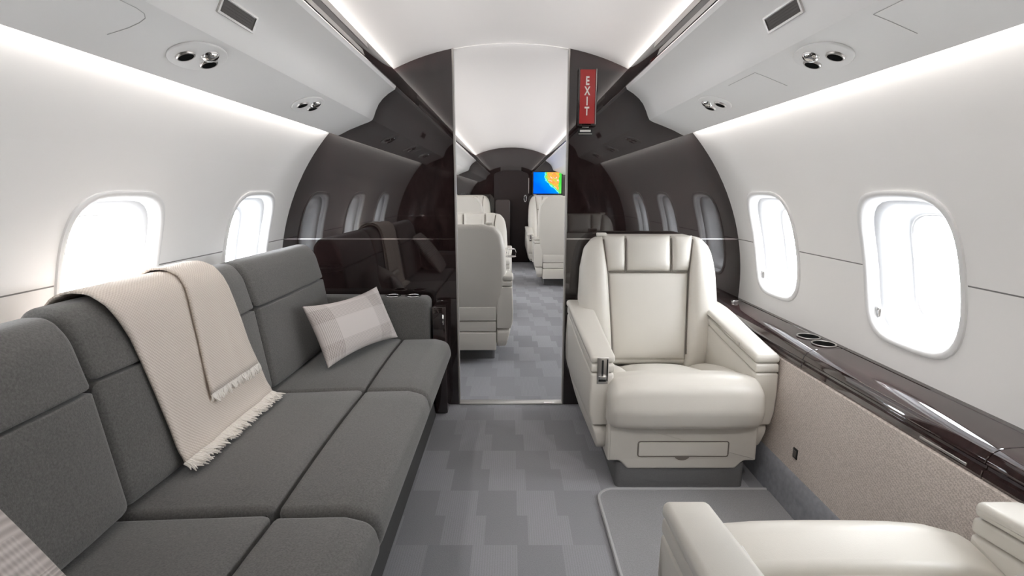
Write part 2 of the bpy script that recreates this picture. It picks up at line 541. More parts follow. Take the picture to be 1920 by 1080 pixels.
# windows: five-pitch grid along both walls
PITCH, W0 = .81, .735
WIN_Y = [W0 + PITCH * k for k in range(10)]
ZLO, ZHI, ZC = .60, 1.32, .960
def sup(th, a, b, n=3.9):
    return 1.0 / ((abs(math.cos(th)) / a) ** n + (abs(math.sin(th)) / b) ** n) ** (1 / n)
rect = []
hw, zl, zh = PITCH / 2, ZLO - ZC, ZHI - ZC
for i in range(14): rect.append((hw, zl + (zh - zl) * i / 14))
for i in range(14): rect.append((hw - 2 * hw * i / 14, zh))
for i in range(14): rect.append((-hw, zh + (zl - zh) * i / 14))
for i in range(14): rect.append((-hw + 2 * hw * i / 14, zl))
ANG = [math.atan2(p[1], p[0]) for p in rect]
def hole(grow):
    return [(math.cos(t) * sup(t, .187 + grow, .235 + grow), math.sin(t) * sup(t, .187 + grow, .235 + grow)) for t in ANG]
def loop3(cy, s, lp, d): return [(s * (wx(ZC + z) + d), cy + y, ZC + z) for y, z in lp]

def wall(side):
    s = -1 if side == 'left' else 1
    V = []; Fc = []
    def strip(y0, y1, z0, z1, nz):
        off = len(V)
        for i in range(nz + 1):
            z = z0 + (z1 - z0) * i / nz
            V.append((s * wx(z), y0, z)); V.append((s * wx(z), y1, z))
        Fc.extend(grid_faces(nz + 1, 2, off=off))
    ya, yb = WIN_Y[0] - hw, WIN_Y[-1] + hw
    strip(Y0, Y1, ZHI, 1.64, 8); strip(Y0, Y1, 0, ZLO, 12)
    strip(Y0, ya, ZLO, ZHI, 14); strip(yb, Y1, ZLO, ZHI, 14)
    h0 = hole(0.004)
    for cy in WIN_Y:
        off = len(V); R = 6; n = len(rect)
        for q in range(R + 1):
            t = q / R
            lp = [(a[0] + (b[0] - a[0]) * t, a[1] + (b[1] - a[1]) * t) for a, b in zip(h0, rect)]
            V.extend(loop3(cy, s, lp, 0))
        for q in range(R):
            for k in range(n):
                a = off + q * n + k; b = off + q * n + (k + 1) % n
                Fc.append((a, b, b + n, a + n))
    o = mk('wall_' + side, V, Fc, M['white'], None, 60, recalc=True)
    tag(o, 'curved white cabin liner of the %s side' % ('sofa' if s < 0 else 'armchair'), 'wall', kind='structure')
    edges = [BULK - WIN_Y[2] + WIN_Y[2]]
    # hairline joint between upper and lower liner, broken by the windows
    zz = .956
    spans = []; prev = AFT0
    for cy in WIN_Y:
        spans.append((prev, cy - .205)); prev = cy + .205
    spans.append((prev, FWD1))
    for a, b in spans:
        mk('liner_joint', [(s * (wx(zz + dz) - dd), y, zz + dz) for y in (a, b) for dz, dd in ((-.002, .0004), (.002, .0004))],
           [(0, 1, 3, 2)], M['seam'], o, 0)
    return o
wallL = wall('left'); wallR = wall('right')

def ring_mesh(name, rings, mat, parent, close=False):
    n = len(rings[0]); V = [p for r in rings for p in r]; Fc = []
    for q in range(len(rings) - 1):
        for k in range(n):
            a = q * n + k; b = q * n + (k + 1) % n
            Fc.append((a, b, b + n, a + n))
    if close: Fc.append(tuple(range((len(rings) - 1) * n, len(rings) * n)))
    return mk(name, V, Fc, mat, parent, 50)

wn = 0
portal_y = []
for s, sn in ((-1, 'left'), (1, 'right')):
    for k, cy in enumerate(WIN_Y):
        wn += 1
        if cy > FWD1 - .2: continue
        where = ('behind the sofa' if s < 0 else 'above the dark ledge') if cy < BULK else 'in the forward cabin'
        nth = (['nearest the aft doorway', 'halfway along the cabin', 'next to the forward bulkhead'][k] if cy < BULK else '%s beyond the bulkhead' % ['first', 'second', 'third', 'fourth', 'fifth', 'sixth', 'seventh', 'eighth'][k - 3])
        t = thing('window_%d' % wn, 'rounded white cabin window %s on the %s, %s' % (where, sn, nth), 'window', (0, 0, 0), kind='structure')
        L3 = lambda g, d: loop3(cy, s, hole(g), d)
        ring_mesh('window_frame', [L3(.016, .002), L3(.015, -.006), L3(.010, -.009), L3(.002, -.008), L3(-.004, -.003), L3(-.008, .010)], M['winframe'], t)
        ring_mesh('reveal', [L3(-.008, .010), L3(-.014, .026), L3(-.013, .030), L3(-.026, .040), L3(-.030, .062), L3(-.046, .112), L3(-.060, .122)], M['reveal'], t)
        ring_mesh('pane_gasket', [L3(-.058, .119), L3(-.061, .117), L3(-.066, .119), L3(-.067, .124)], M['winframe'], t)
        ctr = [(y * q, z * q) for q in (1,) for y, z in hole(-.062)]
        rings = [loop3(cy, s, [(y * q, z * q) for y, z in hole(-.058)], .1225) for q in (1, .66, .33, .02)]
        ring_mesh('pane', rings, M['glass'], t, close=True)
        if cy < BULK:
            hy, hz = cy + .150, ZC - .172
            box('shade_latch', (s * (wx(hz) + .016), hy, hz + .01), (.010, .012, .030), .003, M['nickel'], t)
            box('shade_catch', (s * (wx(hz) + .014), hy + .012, hz + .022), (.010, .008, .016), .002, M['chrome'], t)
        p = bpy.data.lights.new('window_portal', 'AREA'); p.shape = 'RECTANGLE'; p.size = .36; p.size_y = .46
        p.cycles.is_portal = True
        po = bpy.data.objects.new('window_portal', p); COL.objects.link(po)
        po.location = (s * (wx(ZC) + .125), cy, ZC); po.rotation_euler = (0, s * PI / 2, 0)

# overhead service panels
PSU = [(.592, 1.742), (.598, 1.727), (.633, 1.706), (.662, 1.682), (.685, 1.655), (.702, 1.621), (.713, 1.592), (.722, 1.576), (.740, 1.566), (.782, 1.551), (.848, 1.525), (.895, 1.502), (.905, 1.498), (.912, 1.501), (.908, 1.512), (.893, 1.54), (.868, 1.60), (.80, 1.70), (.70, 1.76), (.62, 1.752)]
psu = {}
for s, sn in ((-1, 'left'), (1, 'right')):
    v, f = rext_data([(s * x, z) for x, z in PSU], Y0 + .1, FWD1 + .05, 0, XZ)
    o = mk('ceiling_' + sn, v, f, M['psu'], None, 28)
    tag(o, 'white overhead service panel running above the %s' % ('sofa' if s < 0 else 'armchairs'), 'overhead panel', kind='structure')
    psu[s] = o
    # dark cove trim
    poly = round_poly([(s * .590, 1.7405), (s * .583, 1.7415), (s * .583, 1.8095), (s * .592, 1.8105)], .003, 2)
    tr = rext('trim_%d' % (1 if s < 0 else 2), poly, Y0 + .1, FWD1 + .02, 0, XZ, M['veneer'])
    tag(tr, 'dark glossy cove trim strip along the %s of the ceiling' % ('sofa side' if s < 0 else 'armchair side'), 'trim', kind='structure')
    for (z0, z1, ye) in ((1.7415, 1.7570, 2.14), (1.783, 1.806, 2.20)):
        V = [(s * .5815, Y0 + .1, z0), (s * .5815, ye, z0), (s * .5815, ye - .03, z1), (s * .5815, Y0 + .1, z1)]
        V += [(s * .5835, p[1], p[2]) for p in V]
        mk('metal_rail', V, [(0, 1, 2, 3), (4, 5, 6, 7), (0, 1, 5, 4), (1, 2, 6, 5), (2, 3, 7, 6), (3, 0, 4, 7)], M['nickel'], tr, 20)

def psu_pt(s, x, y, lift=0.0):
    """point and outward normal on the visible overhead profile (first 13 points)"""
    for (a, b) in zip(PSU[:12], PSU[1:13]):
        if min(a[0], b[0]) - 1e-6 <= x <= max(a[0], b[0]) + 1e-6:
            t = (x - a[0]) / (b[0] - a[0]); z = a[1] + (b[1] - a[1]) * t
            n = Vector((-(a[1] - b[1]), 0, -(b[0] - a[0]))).normalized()
            nn = Vector((s * n.x, 0, n.z))
            return Vector((s * x, y, z)) + nn * lift, nn
def psu_frame(s, x, y, lift=0.0):
    p, n = psu_pt(s, x, y, lift)
    yax = Vector((0, 1, 0)); xax = yax.cross(n).normalized()
    return Matrix.Translation(p) @ Matrix((xax, yax, n)).transposed().to_4x4()
def seam_line(s, pts):
    P = [psu_pt(s, x, y, .0004)[0] for x, y in pts]
    tube('panel_seam', P, .0008, M['hairline'], psu[s], 5)
def seam_path(pts, k=6):
    out = []
    for a, b in zip(pts[:-1], pts[1:]):
        for i in range(k): out.append((a[0] + (b[0] - a[0]) * i / k, a[1] + (b[1] - a[1]) * i / k))
    return out + [pts[-1]]
seam_line(1, seam_path([(.744, 1.63), (.744, 1.82)])); seam_line(1, seam_path([(.744, 1.63), (.845, 1.628)]))
seam_line(1, seam_path([(.744, 1.12), (.744, .60)])); seam_line(1, seam_path([(.744, 1.12), (.84, 1.12)]))
seam_line(-1, [(.743, .6), (.743, 1.085), (.747, 1.112), (.757, 1.128), (.775, 1.135), (.80, 1.136), (.84, 1.127)])

# bulkheads
def bulkhead(name, s, y0, y1, face, label):
    o = rext(name, [(s * .30, 0), (s * 1.40, 0), (s * 1.40, 2.0), (s * .30, 2.0)], y0, y1, 0, XZ, M['veneer'], smooth=0)
    tag(o, label, 'bulkhead', kind='structure')
    for (yy, d) in ((y0, -1), (y1, 1)):
        box('inlay_strip', (s * .795, yy + d * .0008, .957), (.985, .0016, .0045), 0, M['chrome'], o)
    box('jamb_edge', (s * .298, (y0 + y1) / 2, 1.0), (.008, y1 - y0 + .006, 2.0), .0015, M['edge'], o)
    return o
bulkhead('wall_forward_left', -1, BULK, BULK + .045, -1, 'glossy dark veneer bulkhead panel behind the sofa end')
bulkhead('wall_forward_right', 1, BULK, BULK + .045, -1, 'glossy dark veneer bulkhead panel behind the facing armchair')
bulkhead('wall_aft_left', -1, AFT0 - .045, AFT0, 1, 'glossy dark veneer bulkhead beside the aft doorway, sofa side')
bulkhead('wall_aft_right', 1, AFT0 - .045, AFT0, 1, 'glossy dark veneer bulkhead beside the aft doorway, armchair side')
hd = rext('trim_3', [(-.3 + .6 * k / 10, ceil_z(-.3 + .6 * k / 10) + .004) for k in range(11)] + [(.3 - .6 * k / 10, ceil_z(.3 - .6 * k / 10) - .003) for k in range(11)], BULK + .005, BULK + .04, 0, XZ, M['ceiling'])
tag(hd, 'thin white header over the forward doorway', 'trim', kind='structure')
th = box('trim_4', (0, BULK + .02, .005), (.59, .055, .010), .003, M['metalstrip']); tag(th, 'satin metal threshold strip across the forward doorway', 'threshold', kind='structure')
box('strike_plate', (.22, BULK + .0, .0105), (.06, .02, .002), .0, M['chrome'], th)
fw = mk('wall_front', [(-1.4, FWD1, 0), (1.4, FWD1, 0), (1.4, FWD1, 2.05), (-1.4, FWD1, 2.05)], [(0, 1, 2, 3)], M['veneer'], smooth=0)
tag(fw, 'glossy dark veneer wall closing the far forward cabin', 'bulkhead', kind='structure')
bw = mk('wall_back', [(-1.4, Y0 + .1, 0), (1.4, Y0 + .1, 0), (1.4, Y0 + .1, 2.05), (-1.4, Y0 + .1, 2.05)], [(3, 2, 1, 0)], M['white'], smooth=0)
tag(bw, 'white end wall of the aft vestibule', 'wall', kind='structure')

# door in the far bulkhead, its panel coloured like the unlit galley behind
dr = thing('door_1', 'door with curved top in the far bulkhead, coloured dark for the unlit galley beyond', 'door', (0, FWD1, 0), kind='structure')
dpoly = round_poly([(-.29, .01), (.30, .01), (.30, 1.52), (.15, 1.575), (-.14, 1.575), (-.29, 1.52)], [.005, .005, .05, .2, .2, .05], 5)
rext('door_panel', dpoly, -.016, -.002, .004, XZ, M['galleydark'], dr)
tube('door_handle', [(.245 + .022 * math.cos(a), -.028, 1.105 + .055 * math.sin(a)) for a in [2 * PI * k / 20 for k in range(20)]], .005, M['chrome'], dr, 6, True)
box('handle_backplate', (.245, -.019, 1.105), (.03, .010, .09), .004, M['black'], dr)
box('door_edge_strip', (.305, -.012, 1.32), (.008, .02, .26), .002, M['nickel'], dr)

# lower sidewall: dark ledge, tweed panel, carpet kick
LEDGE = [(1.275, .632), (1.245, .631), (1.243, .628), (1.240, .628), (1.238, .631), (1.150, .628), (1.128, .624), (1.110, .614), (1.100, .598), (1.098, .588), (1.104, .582), (1.104, .574), (1.096, .570), (1.094, .556), (1.098, .547), (1.115, .545), (1.275, .545)]
def ledge(s, spans, label, nm, cups=False):
    t = thing(nm, label, 'ledge', (0, 0, 0), kind='structure')
    for a, b in spans:
        rext('ledge_section', [(s * x, z) for x, z in LEDGE], a + .0012, b - .0012, .0015, XZ, M['lacquer'], t, n=1, smooth=28)
    return t
lr = ledge(1, [(AFT0, 1.07), (1.07, 1.81), (1.81, BULK)], 'glossy dark side ledge under the armchair windows', 'trim_5')
ledge(1, [(BULK + .045, 4.8), (4.8, 6.8), (6.8, FWD1)], 'glossy dark side ledge along the forward cabin right', 'trim_6')
ledge(-1, [(BULK + .045, 4.8), (4.8, 6.8), (6.8, FWD1)], 'glossy dark side ledge along the forward cabin left', 'trim_7')
for (cx_, cy_) in ((1.207, 1.970), (1.207, 1.868)):
    lathe('cup_holder_ring', [(.038, 0), (.043, 0), (.0445, .0025), (.043, .004), (.039, .004), (.037, .001)], M['nickel'], lr, 32, Matrix.Translation((cx_, cy_, .630)), cap=False)
    lathe('cup_shade_disc', [(.0385, .0), (.0385, .0006)], M['hollow_shade'], lr, 32, Matrix.Translation((cx_, cy_, .6318)))  # flat disc, its black in place of a shaded hollow
box('drawer_latch', (1.0945, 1.18, .563), (.004, .14, .007), .0015, M['nickel'], lr)
box('drawer_latch', (1.0975, 2.50, .592), (.004, .30, .006), .0015, M['nickel'], lr)
lathe('ledge_knob', [(.0, .014), (.016, .014), (.020, .010), (.020, 0)], M['chrome'], lr, 20, Matrix.Translation((1.19, 2.62, .630)))
def low(s, y0, y1, nm, label):
    P = [(1.100, .548), (1.088, .545), (1.083, .35), (1.078, .152), (1.09, .148), (1.10, .3)]
    o = rext(nm, [(s * x, z) for x, z in P], y0, y1, 0, XZ, M['tweed'], smooth=30)
    return tag(o, label, 'side panel', kind='structure')
lp = low(1, AFT0, BULK, 'wall_lower_right', 'beige tweed lower side panel beside the armchairs')
low(1, BULK + .045, FWD1, 'wall_lower_forward_right', 'beige tweed lower side panel of the forward cabin, right')
low(-1, BULK + .045, FWD1, 'wall_lower_forward_left', 'beige tweed lower side panel of the forward cabin, left')
so = thing('wall_socket', 'small black power socket in the beige side panel', 'socket', (1.0795, 1.76, .232))
box('socket_plate', (0, 0, 0), (.006, .028, .040), .002, M['black'], so)
box('socket_face', (-.004, 0, 0), (.004, .018, .026), .001, M['darkgrille'], so)
# small flap joint in the tweed
for pts in ([(1.0855, 1.945, .543), (1.0835, 1.945, .455)], [(1.0835, 1.945, .455), (1.0835, 2.25, .455)]):
    tube('panel_joint', pts, .0013, M['stitch'], lp, 5)
def kick(s, y0, y1, nm, label):
    o = rext(nm, [(s * x, z) for x, z in [(1.085, .152), (1.079, .154), (1.071, .146), (1.062, .08), (1.052, .0), (1.085, 0)]], y0, y1, 0, XZ, M['kick'], smooth=50)
    return tag(o, label, 'baseboard', kind='structure')
kick(1, AFT0, BULK, 'baseboard_right', 'blue-grey carpeted skirting below the beige side panel')
kick(1, BULK + .045, FWD1, 'baseboard_forward_right', 'grey carpeted skirting of the forward cabin, right')
kick(-1, BULK + .045, FWD1, 'baseboard_forward_left', 'grey carpeted skirting of the forward cabin, left')

# ------------------------------------------------------------------ sofa
sofa = thing('sofa', 'long dark grey wool three-seat sofa along the left wall', 'sofa', (0, 0, 0))
JOINTS = [.33, 1.105, 1.875, 2.585]
SEATB = round_poly([(-1.02, .30), (-.582, .30), (-.580, .440), (-.60, .445), (-1.02, .428)], [.02, .01, .018, .0, .02], 4)
SEATF = round_poly([(-.571, .12), (-.425, .10), (-.375, .24), (-.315, .36), (-.330, .425), (-.40, .444), (-.574, .440)], [.01, .02, .12, .06, .05, .06, .018], 6)
BACK = round_poly([(-.915, .437), (-.962, .765), (-.992, .895), (-1.03, .945), (-1.095, .945), (-1.135, .90), (-1.14, .77), (-1.10, .437)], [.03, .3, .12, .05, .05, .06, .2, .02], 6)
BACK_D = resample(BACK, .02)
def seamed(x, y, z):
    # stitched line across the back cushion
    d = .011 * math.exp(-((z - .768) / .007) ** 2)
    if x > -1.05: x -= d
    # slight crown
    return (x, y, z)
for i in range(3):
    a, b = JOINTS[i], JOINTS[i + 1]
    dz = -.006 if i == 0 else 0
    dx = .012 if i == 0 else 0
    cr = lambda x, y, z, a=a, b=b, dz=dz: (x, y, z + dz + (.010 * (1 - ((y - (a + b) / 2) / ((b - a) / 2)) ** 2) if z > .40 else 0))
    rext('seat_cushion', resample(SEATB, .04), a + .003, b - .003, .020, XZ, M['sofa'], sofa, n=4, mid=6, deform=cr)
    rext('front_bolster', resample(SEATF, .03), a + .003, b - .003, .022, XZ, M['sofa'], sofa, n=4, mid=6, deform=cr)
    top = resample(round_poly([p for p in [(-.962, .772), (-.992, .895), (-1.03, .945), (-1.095, .945), (-1.135, .90), (-1.14, .772)]], [.008, .12, .05, .05, .06, .02], 6), .02)
    bot = resample(round_poly([(-.915, .440), (-.961, .766), (-1.14, .766), (-1.10, .440)], [.03, .006, .02, .02], 5), .03)
    bd = lambda x, y, z, a=a, b=b, dx=dx: (x + dx + (.012 * (1 - ((y - (a + b) / 2) / ((b - a) / 2)) ** 4) if x > -1.05 else 0) - .012, y, z + (-.012 if dx else 0) * min(1, max(0, (z - .5) / .3)))
    bk = rext('back_cushion', bot, a + .004, b - .004, .022, XZ, M['sofa'], sofa, n=4, mid=6, deform=bd)
    rext('back_head_roll', top, a + .004, b - .004, .022, XZ, M['sofa'], sofa, n=4, mid=6, deform=bd)
rext('plinth', [(-1.03, 0), (-.412, 0), (-.432, .11), (-1.03, .11)], JOINTS[0] - .1, 2.595, 0, XZ, M['plinth'], sofa)
rext('seat_box', [(-1.09, .11), (-.435, .11), (-.46, .30), (-1.12, .30)], JOINTS[0] - .1, 2.60, .01, XZ, M['sofa'], sofa)
armp = round_poly([(-1.13, .30), (-.440, .30), (-.432, .655), (-1.13, .662)], [.01, .01, .035, .01], 5)
rext('armrest', armp, 2.592, 2.722, .028, XZ, M['sofa'], sofa, n=4)
armn = round_poly([(-1.06, .11), (-.440, .11), (-.432, .60), (-1.13, .61)], [.01, .01, .035, .01], 5)
rext('armrest', armn, .19, .322, .028, XZ, M['sofa'], sofa, n=4)
for xx in (-.635, -.525):
    lathe('cup_holder_ring', [(.030, 0), (.040, 0), (.0425, .003), (.040, .006), (.035, .006), (.033, .002)], M['chrome'], sofa, 28, Matrix.Translation((xx, 2.655, .657)), cap=False)
    lathe('cup_shade_disc', [(.034, 0), (.034, .0008)], M['hollow_shade'], sofa, 28, Matrix.Translation((xx, 2.655, .6585)))  # no real depth here; the hollow's shade is its black colour

sc_ = thing('side_cabinet', 'narrow dark glossy cabinet between sofa arm and bulkhead edge', 'cabinet', (0, 0, 0))
box('cabinet_body', (-.385, 2.672, .305), (.07, .125, .60), .004, M['veneer'], sc_)
box('cabinet_door', (-.385, 2.607, .54), (.06, .004, .11), .001, M['veneer'], sc_)
tube('cabinet_handle', [(-.362, 2.600, .515), (-.360, 2.588, .53), (-.360, 2.586, .55), (-.362, 2.600, .565)], .005, M['chrome'], sc_, 8)

# ------------------------------------------------------------------ throw blanket
PATH = [(-1.150, .80), (-1.150, .86), (-1.142, .905), (-1.122, .938), (-1.09, .957), (-1.055, .960), (-1.02, .952), (-.997, .925), (-.984, .885), (-.972, .82), (-.962, .765), (-.950, .69), (-.936, .60), (-.921, .51), (-.907, .468)]
def path_at(t, lift=0):
    P = PATH; L_ = [0]
    for a, b in zip(P[:-1], P[1:]): L_.append(L_[-1] + math.dist(a, b))
    q = max(0, min(1, t)) * L_[-1]
    for i in range(len(P) - 1):
        if q <= L_[i + 1] or i == len(P) - 2:
            k = (q - L_[i]) / (L_[i + 1] - L_[i]); a, b = P[i], P[i + 1]
            tx, tz = b[0] - a[0], b[1] - a[1]; l = math.hypot(tx, tz)
            nx, nz = -tz / l, tx / l
            if nx * (-1) + nz * 0 > 0 and i > 8: nx, nz = -nx, -nz
            # outward: away from the cushion core
            cx, cz = -1.05, .70
            mx_, mz_ = a[0] + (b[0] - a[0]) * k, a[1] + (b[1] - a[1]) * k
            if (mx_ - cx) * nx + (mz_ - cz) * nz < 0: nx, nz = -nx, -nz
            return mx_ + nx * lift, mz_ + nz * lift
    return P[-1]
def lerp_pts(tab, t):
    for (a, va), (b, vb) in zip(tab[:-1], tab[1:]):
        if t <= b: return va + (vb - va) * (t - a) / (b - a)
    return tab[-1][1]
blk = thing('throw_blanket', 'cream waffle-weave throw with fringe draped over the grey sofa back', 'blanket', (0, 0, 0))
def blanket_sheet(name, left, right, t1, lift, nu=40, nv=30, hem=True):
    V = []; U = []
    for i in range(nu + 1):
        t = t1 * i / nu
        for j in range(nv + 1):
            b = j / nv
            yl, yr = lerp_pts(left, t), lerp_pts(right, t)
            y = yl + (yr - yl) * b
            w = .0035 * math.sin(7 * b + 3 * t) * t + .003 * math.sin(16 * b - 5 * t) * max(0, t - .3)
            hm = .004 * math.exp(-((t - t1 + .035) / .010) ** 2) if hem else 0
            ed = .0
            x, z = path_at(t, lift + abs(w) + hm)
            V.append((x, y, z)); U.append((y * 1.0, t * .78))
    o = mk(name, V, grid_faces(nu + 1, nv + 1), M['throw'], blk, 60, U, recalc=False)
    md = o.modifiers.new('thickness', 'SOLIDIFY'); md.thickness = .006; md.offset = 0
    return o
LFT = [(0, 1.19), (.35, 1.20), (.5, 1.235), (.7, 1.255), (.85, 1.268), (1.0, 1.275)]
RGT = [(0, 1.66), (.35, 1.68), (.5, 1.70), (.7, 1.735), (.85, 1.765), (1.0, 1.785)]
blanket_sheet('lower_layer', LFT, RGT, 1.0, .007)
LF2 = [(0, 1.50), (.3, 1.50), (.45, 1.475), (.7, 1.455), (.85, 1.445), (1.0, 1.46)]
RG2 = [(0, 1.655), (.35, 1.675), (.5, 1.695), (.7, 1.715), (.85, 1.74), (1.0, 1.76)]
blanket_sheet('folded_layer', LF2, RG2, .825, .019, 34, 18)
FV = []; FF = []
def strand(p, d, ln, r):
    P = [Vector(p)]; dd = Vector(d).normalized()
    for k in range(3):
        dd = (dd + Vector((random.uniform(-.25, .25), random.uniform(-.35, .35), random.uniform(-.15, .15)))).normalized()
        P.append(P[-1] + dd * ln / 3)
    P = [Vector((q.x, q.y, max(q.z, .4565))) for q in P]
    v, f = tube_data(P, [r, r * 1.15, r * .9, r * .35], 5)
    o = len(FV); FV.extend(v); FF.extend([tuple(i + o for i in q) for q in f])
for k in range(260):
    b = (k + random.random()) / 260
    y = 1.27 + (1.785 - 1.27) * b
    x, z = path_at(1.0, .006 + .004 * random.random())
    strand((x + .002, y, z + .002), (.85, random.uniform(-.1, .1), -.25), random.uniform(.028, .055), .0034)
for k in range(150):
    b = (k + random.random()) / 150
    y = 1.45 + .295 * b
    x, z = path_at(.825, .019 + .003 * random.random())
    strand((x, y, z), (.12, random.uniform(-.1, .1), -1), random.uniform(.020, .038), .0034)
fr = mk('fringe', FV, FF, M['fringe'], blk, 60); fr['kind'] = 'stuff'

# ------------------------------------------------------------------ pillows
def pillow(name, label, c, ux, uy, w, h, depth, mat, pinch=.07):
    """c centre, ux width direction, uy height direction"""
    ux = Vector(ux).normalized(); uy = Vector(uy); uy = (uy - ux * uy.dot(ux)).normalized(); n = ux.cross(uy).normalized()
    c = Vector(c)
    V = []; U = []; S = edge_samples(22, 1.7); T = edge_samples(18, 1.7)
    def pt(s, t, sg):
        px = s * (1 - pinch * (1 - t * t) * abs(s) ** 2 * .8); py = t * (1 - pinch * 2.2 * (1 - s * s) * abs(t) ** 2)
        e = (max(0, 1 - abs(s) ** 2.6) * max(0, 1 - abs(t) ** 2.6)) ** .55
        return c + ux * (px * w / 2) + uy * (py * h / 2) + n * (sg * (depth / 2 * e + .004))
    for sg in (1, -1):
        for s in S:
            for t in T: V.append(pt(s, t, sg)); U.append((s * .5 + .5, t * .5 + .5))
    n_, m_ = len(S), len(T); A = n_ * m_
    Fc = grid_faces(n_, m_) + [tuple(reversed(q)) for q in grid_faces(n_, m_, off=A)]
    rim = [i * m_ for i in range(n_)] + [(n_ - 1) * m_ + j for j in range(1, m_)] + [i * m_ + m_ - 1 for i in range(n_ - 2, -1, -1)] + [j for j in range(m_ - 2, 0, -1)]
    for k in range(len(rim)):
        a, b = rim[k], rim[(k + 1) % len(rim)]; Fc.append((a, b, b + A, a + A))
    o = mk(name, V, Fc, mat, None, 70, U)
    return tag(o, label, 'pillow')
pillow('lumbar_pillow', 'pale plaid lumbar pillow leaning at the far end of the sofa', (-.745, 2.325, .592), (.19, .46, .0), (-.13, -.02, .245), .505, .285, .11, M['plaid'])
pillow('knit_pillow', 'cream ribbed knit pillow on the near end of the sofa', (-.797, .537, .628), (.0, 1.0, -.03), (-.60, .0, .80), .41, .42, .10, M['knit'], -.015)

# ------------------------------------------------------------------ armchairs
def make_chair(label, top=.99, group=None):
    t = thing('armchair', label, 'armchair', (0, 0, 0), group=group)
    Lm = M['leather']
    rext('pedestal', round_poly([(-.265, -.345), (.265, -.345), (.265, .27), (-.265, .27)], .02, 3), .0, .11, 0, XY, M['basecarpet'], t)
    fp = round_poly([(-.305, .122), (-.255, .122), (-.222, .086), (.222, .086), (.255, .122), (.305, .122), (.305, .31), (-.305, .31)], [.008, .02, .015, .015, .02, .008, .01, .01], 3)
    sb = rext('seat_base', fp, -.352, .30, .010, XZ, Lm, t)
    dw = rext('drawer', round_poly([(-.178, .146), (.185, .146), (.185, .206), (-.178, .206)], .008, 3), -.3545, -.345, .002, XZ, Lm, t)
    tube('drawer_gap', [(x, -.3525, z) for x, z in round_poly([(-.181, .143), (.188, .143), (.188, .209), (-.181, .209)], .009, 4)], .0024, M['stitch'], dw, 6, True)
    rext('drawer_pull', [(.03 * math.cos(a), .1455 - .018 * math.sin(a)) for a in [PI * k / 12 for k in range(13)]], -.3552, -.350, 0, XZ, M['stitch'], dw)
    # leg rest roll
    roll = round_poly([(-.235, .275), (-.345, .268), (-.400, .285), (-.418, .36), (-.405, .452), (-.345, .490), (-.235, .470)], [.01, .05, .05, .09, .06, .07, .02], 6)
    rd = lambda x, y, z: (x, y - .006 * (1 - (x / .31) ** 2) + .02 * abs(x / .31) ** 8, z + ((.006 * (1 - (x / .31) ** 2) - .030 * abs(x / .31) ** 7) * min(1, max(0, (z - .30) / .15))))
    rext('leg_rest', resample(roll, .03), -.312, .312, .035, YZ, Lm, t, n=5, mid=8, deform=rd)
    # seat pan in three stitched panels, sloping to the back
    def pan(x0, x1):
        def P(s, tt):
            x = (x0 + x1) / 2 + s * (x1 - x0) / 2; y = -.035 + tt * .235
            z = .440 - .26 * (y + .27)
            return Vector((x, y, z)), Vector((0, .25, .97)).normalized()
        return P
    for x0, x1 in ((-.286, -.185), (-.185, .185), (.185, .286)):
        puff('seat_panel', pan(x0, x1), .045, .10, Lm, t, 12, 12, pw=3.5)
    # backrest
    sl = .222
    yb = lambda z: .175 + (z - .36) * sl
    k = top / .99
    zz = lambda z: .36 + (z - .36) * (top - .36) / .63
    outl = [(.30, .33), (.338, .50), (.346, .66), (.338, .82), (.318, .92), (.275, .972), (.20, .992)]
    poly = [(x, zz(z)) for x, z in outl] + [(-x, zz(z)) for x, z in reversed(outl)]
    poly = round_poly(poly, .05, 3)
    rext('back_shell', resample(poly, .05), .035, .125, .03, lambda u, v, w: (u, (yb(v) + .035) + ((.425 + (v - .99) * .04) - (yb(v) + .035)) * (w - .035) / .09, v), Lm, t, n=4)
    def halfw(z):
        tab = sorted([(zz(b), a) for a, b in outl])
        return lerp_pts(tab, z)
    nrm = Vector((0, -1, sl)).normalized()
    def flat(xl, xr, z0, z1):
        def P(s, tt):
            z = (z0 + z1) / 2 + tt * (z1 - z0) / 2
            a, b = xl(z), xr(z); x = (a + b) / 2 + s * (b - a) / 2
            return Vector((x, yb(z) + .028, z)), nrm
        return P
    zt = zz(.988); zh = zz(.807)
    inner = lambda z: lerp_pts([(zz(.36), .185), (zz(.80), .208), (zz(.99), .230)], z)
    puff('back_panel', flat(lambda z: -inner(z), inner, .37, zh), .034, .04, Lm, t, 12, 14, pw=8)
    puff('headrest_panel', flat(lambda z: -.115, lambda z: .118, zh, zt), .046, .05, Lm, t, 10, 10, pw=7)
    puff('headrest_panel', flat(lambda z: -inner(z), lambda z: -.115, zh, zt), .040, .05, Lm, t, 8, 10, pw=6)
    puff('headrest_panel', flat(lambda z: .118, lambda z: inner(z), zh, zt), .040, .05, Lm, t, 8, 10, pw=6)
    for sg in (-1, 1):
        def W(s, tt, sg=sg):
            z = zz(.655) + tt * (zz(.985) - zz(.655))
            a = inner(z); b = max(a + .012, halfw(z) + .004)
            x = a + (s + 1) / 2 * (b - a)
            bow = -.012 * (1 - tt * tt) + .030 * ((s + 1) / 2) ** 2
            n2 = Vector((sg * .28 * max(0, s), -1, sl)).normalized()
            return Vector((sg * x, yb(z) + .030 + bow, z)), n2
        w = puff('back_wing', W, .062, .05, Lm, t, 12, 18, pw=3.4, crown=.15)
    for sg in (-1, 1):
        tube('stitch_line', [(sg * inner(z), yb(z) + .012, z) for z in [.40 + (zz(.97) - .40) * q / 10 for q in range(11)]], .0045, M['stitch'], t, 6)
        tube('stitch_line', [(sg * .1165, yb(z) + .010, z) for z in [zh + (zz(.975) - zh) * q / 5 for q in range(6)]], .0035, M['stitch'], t, 6)
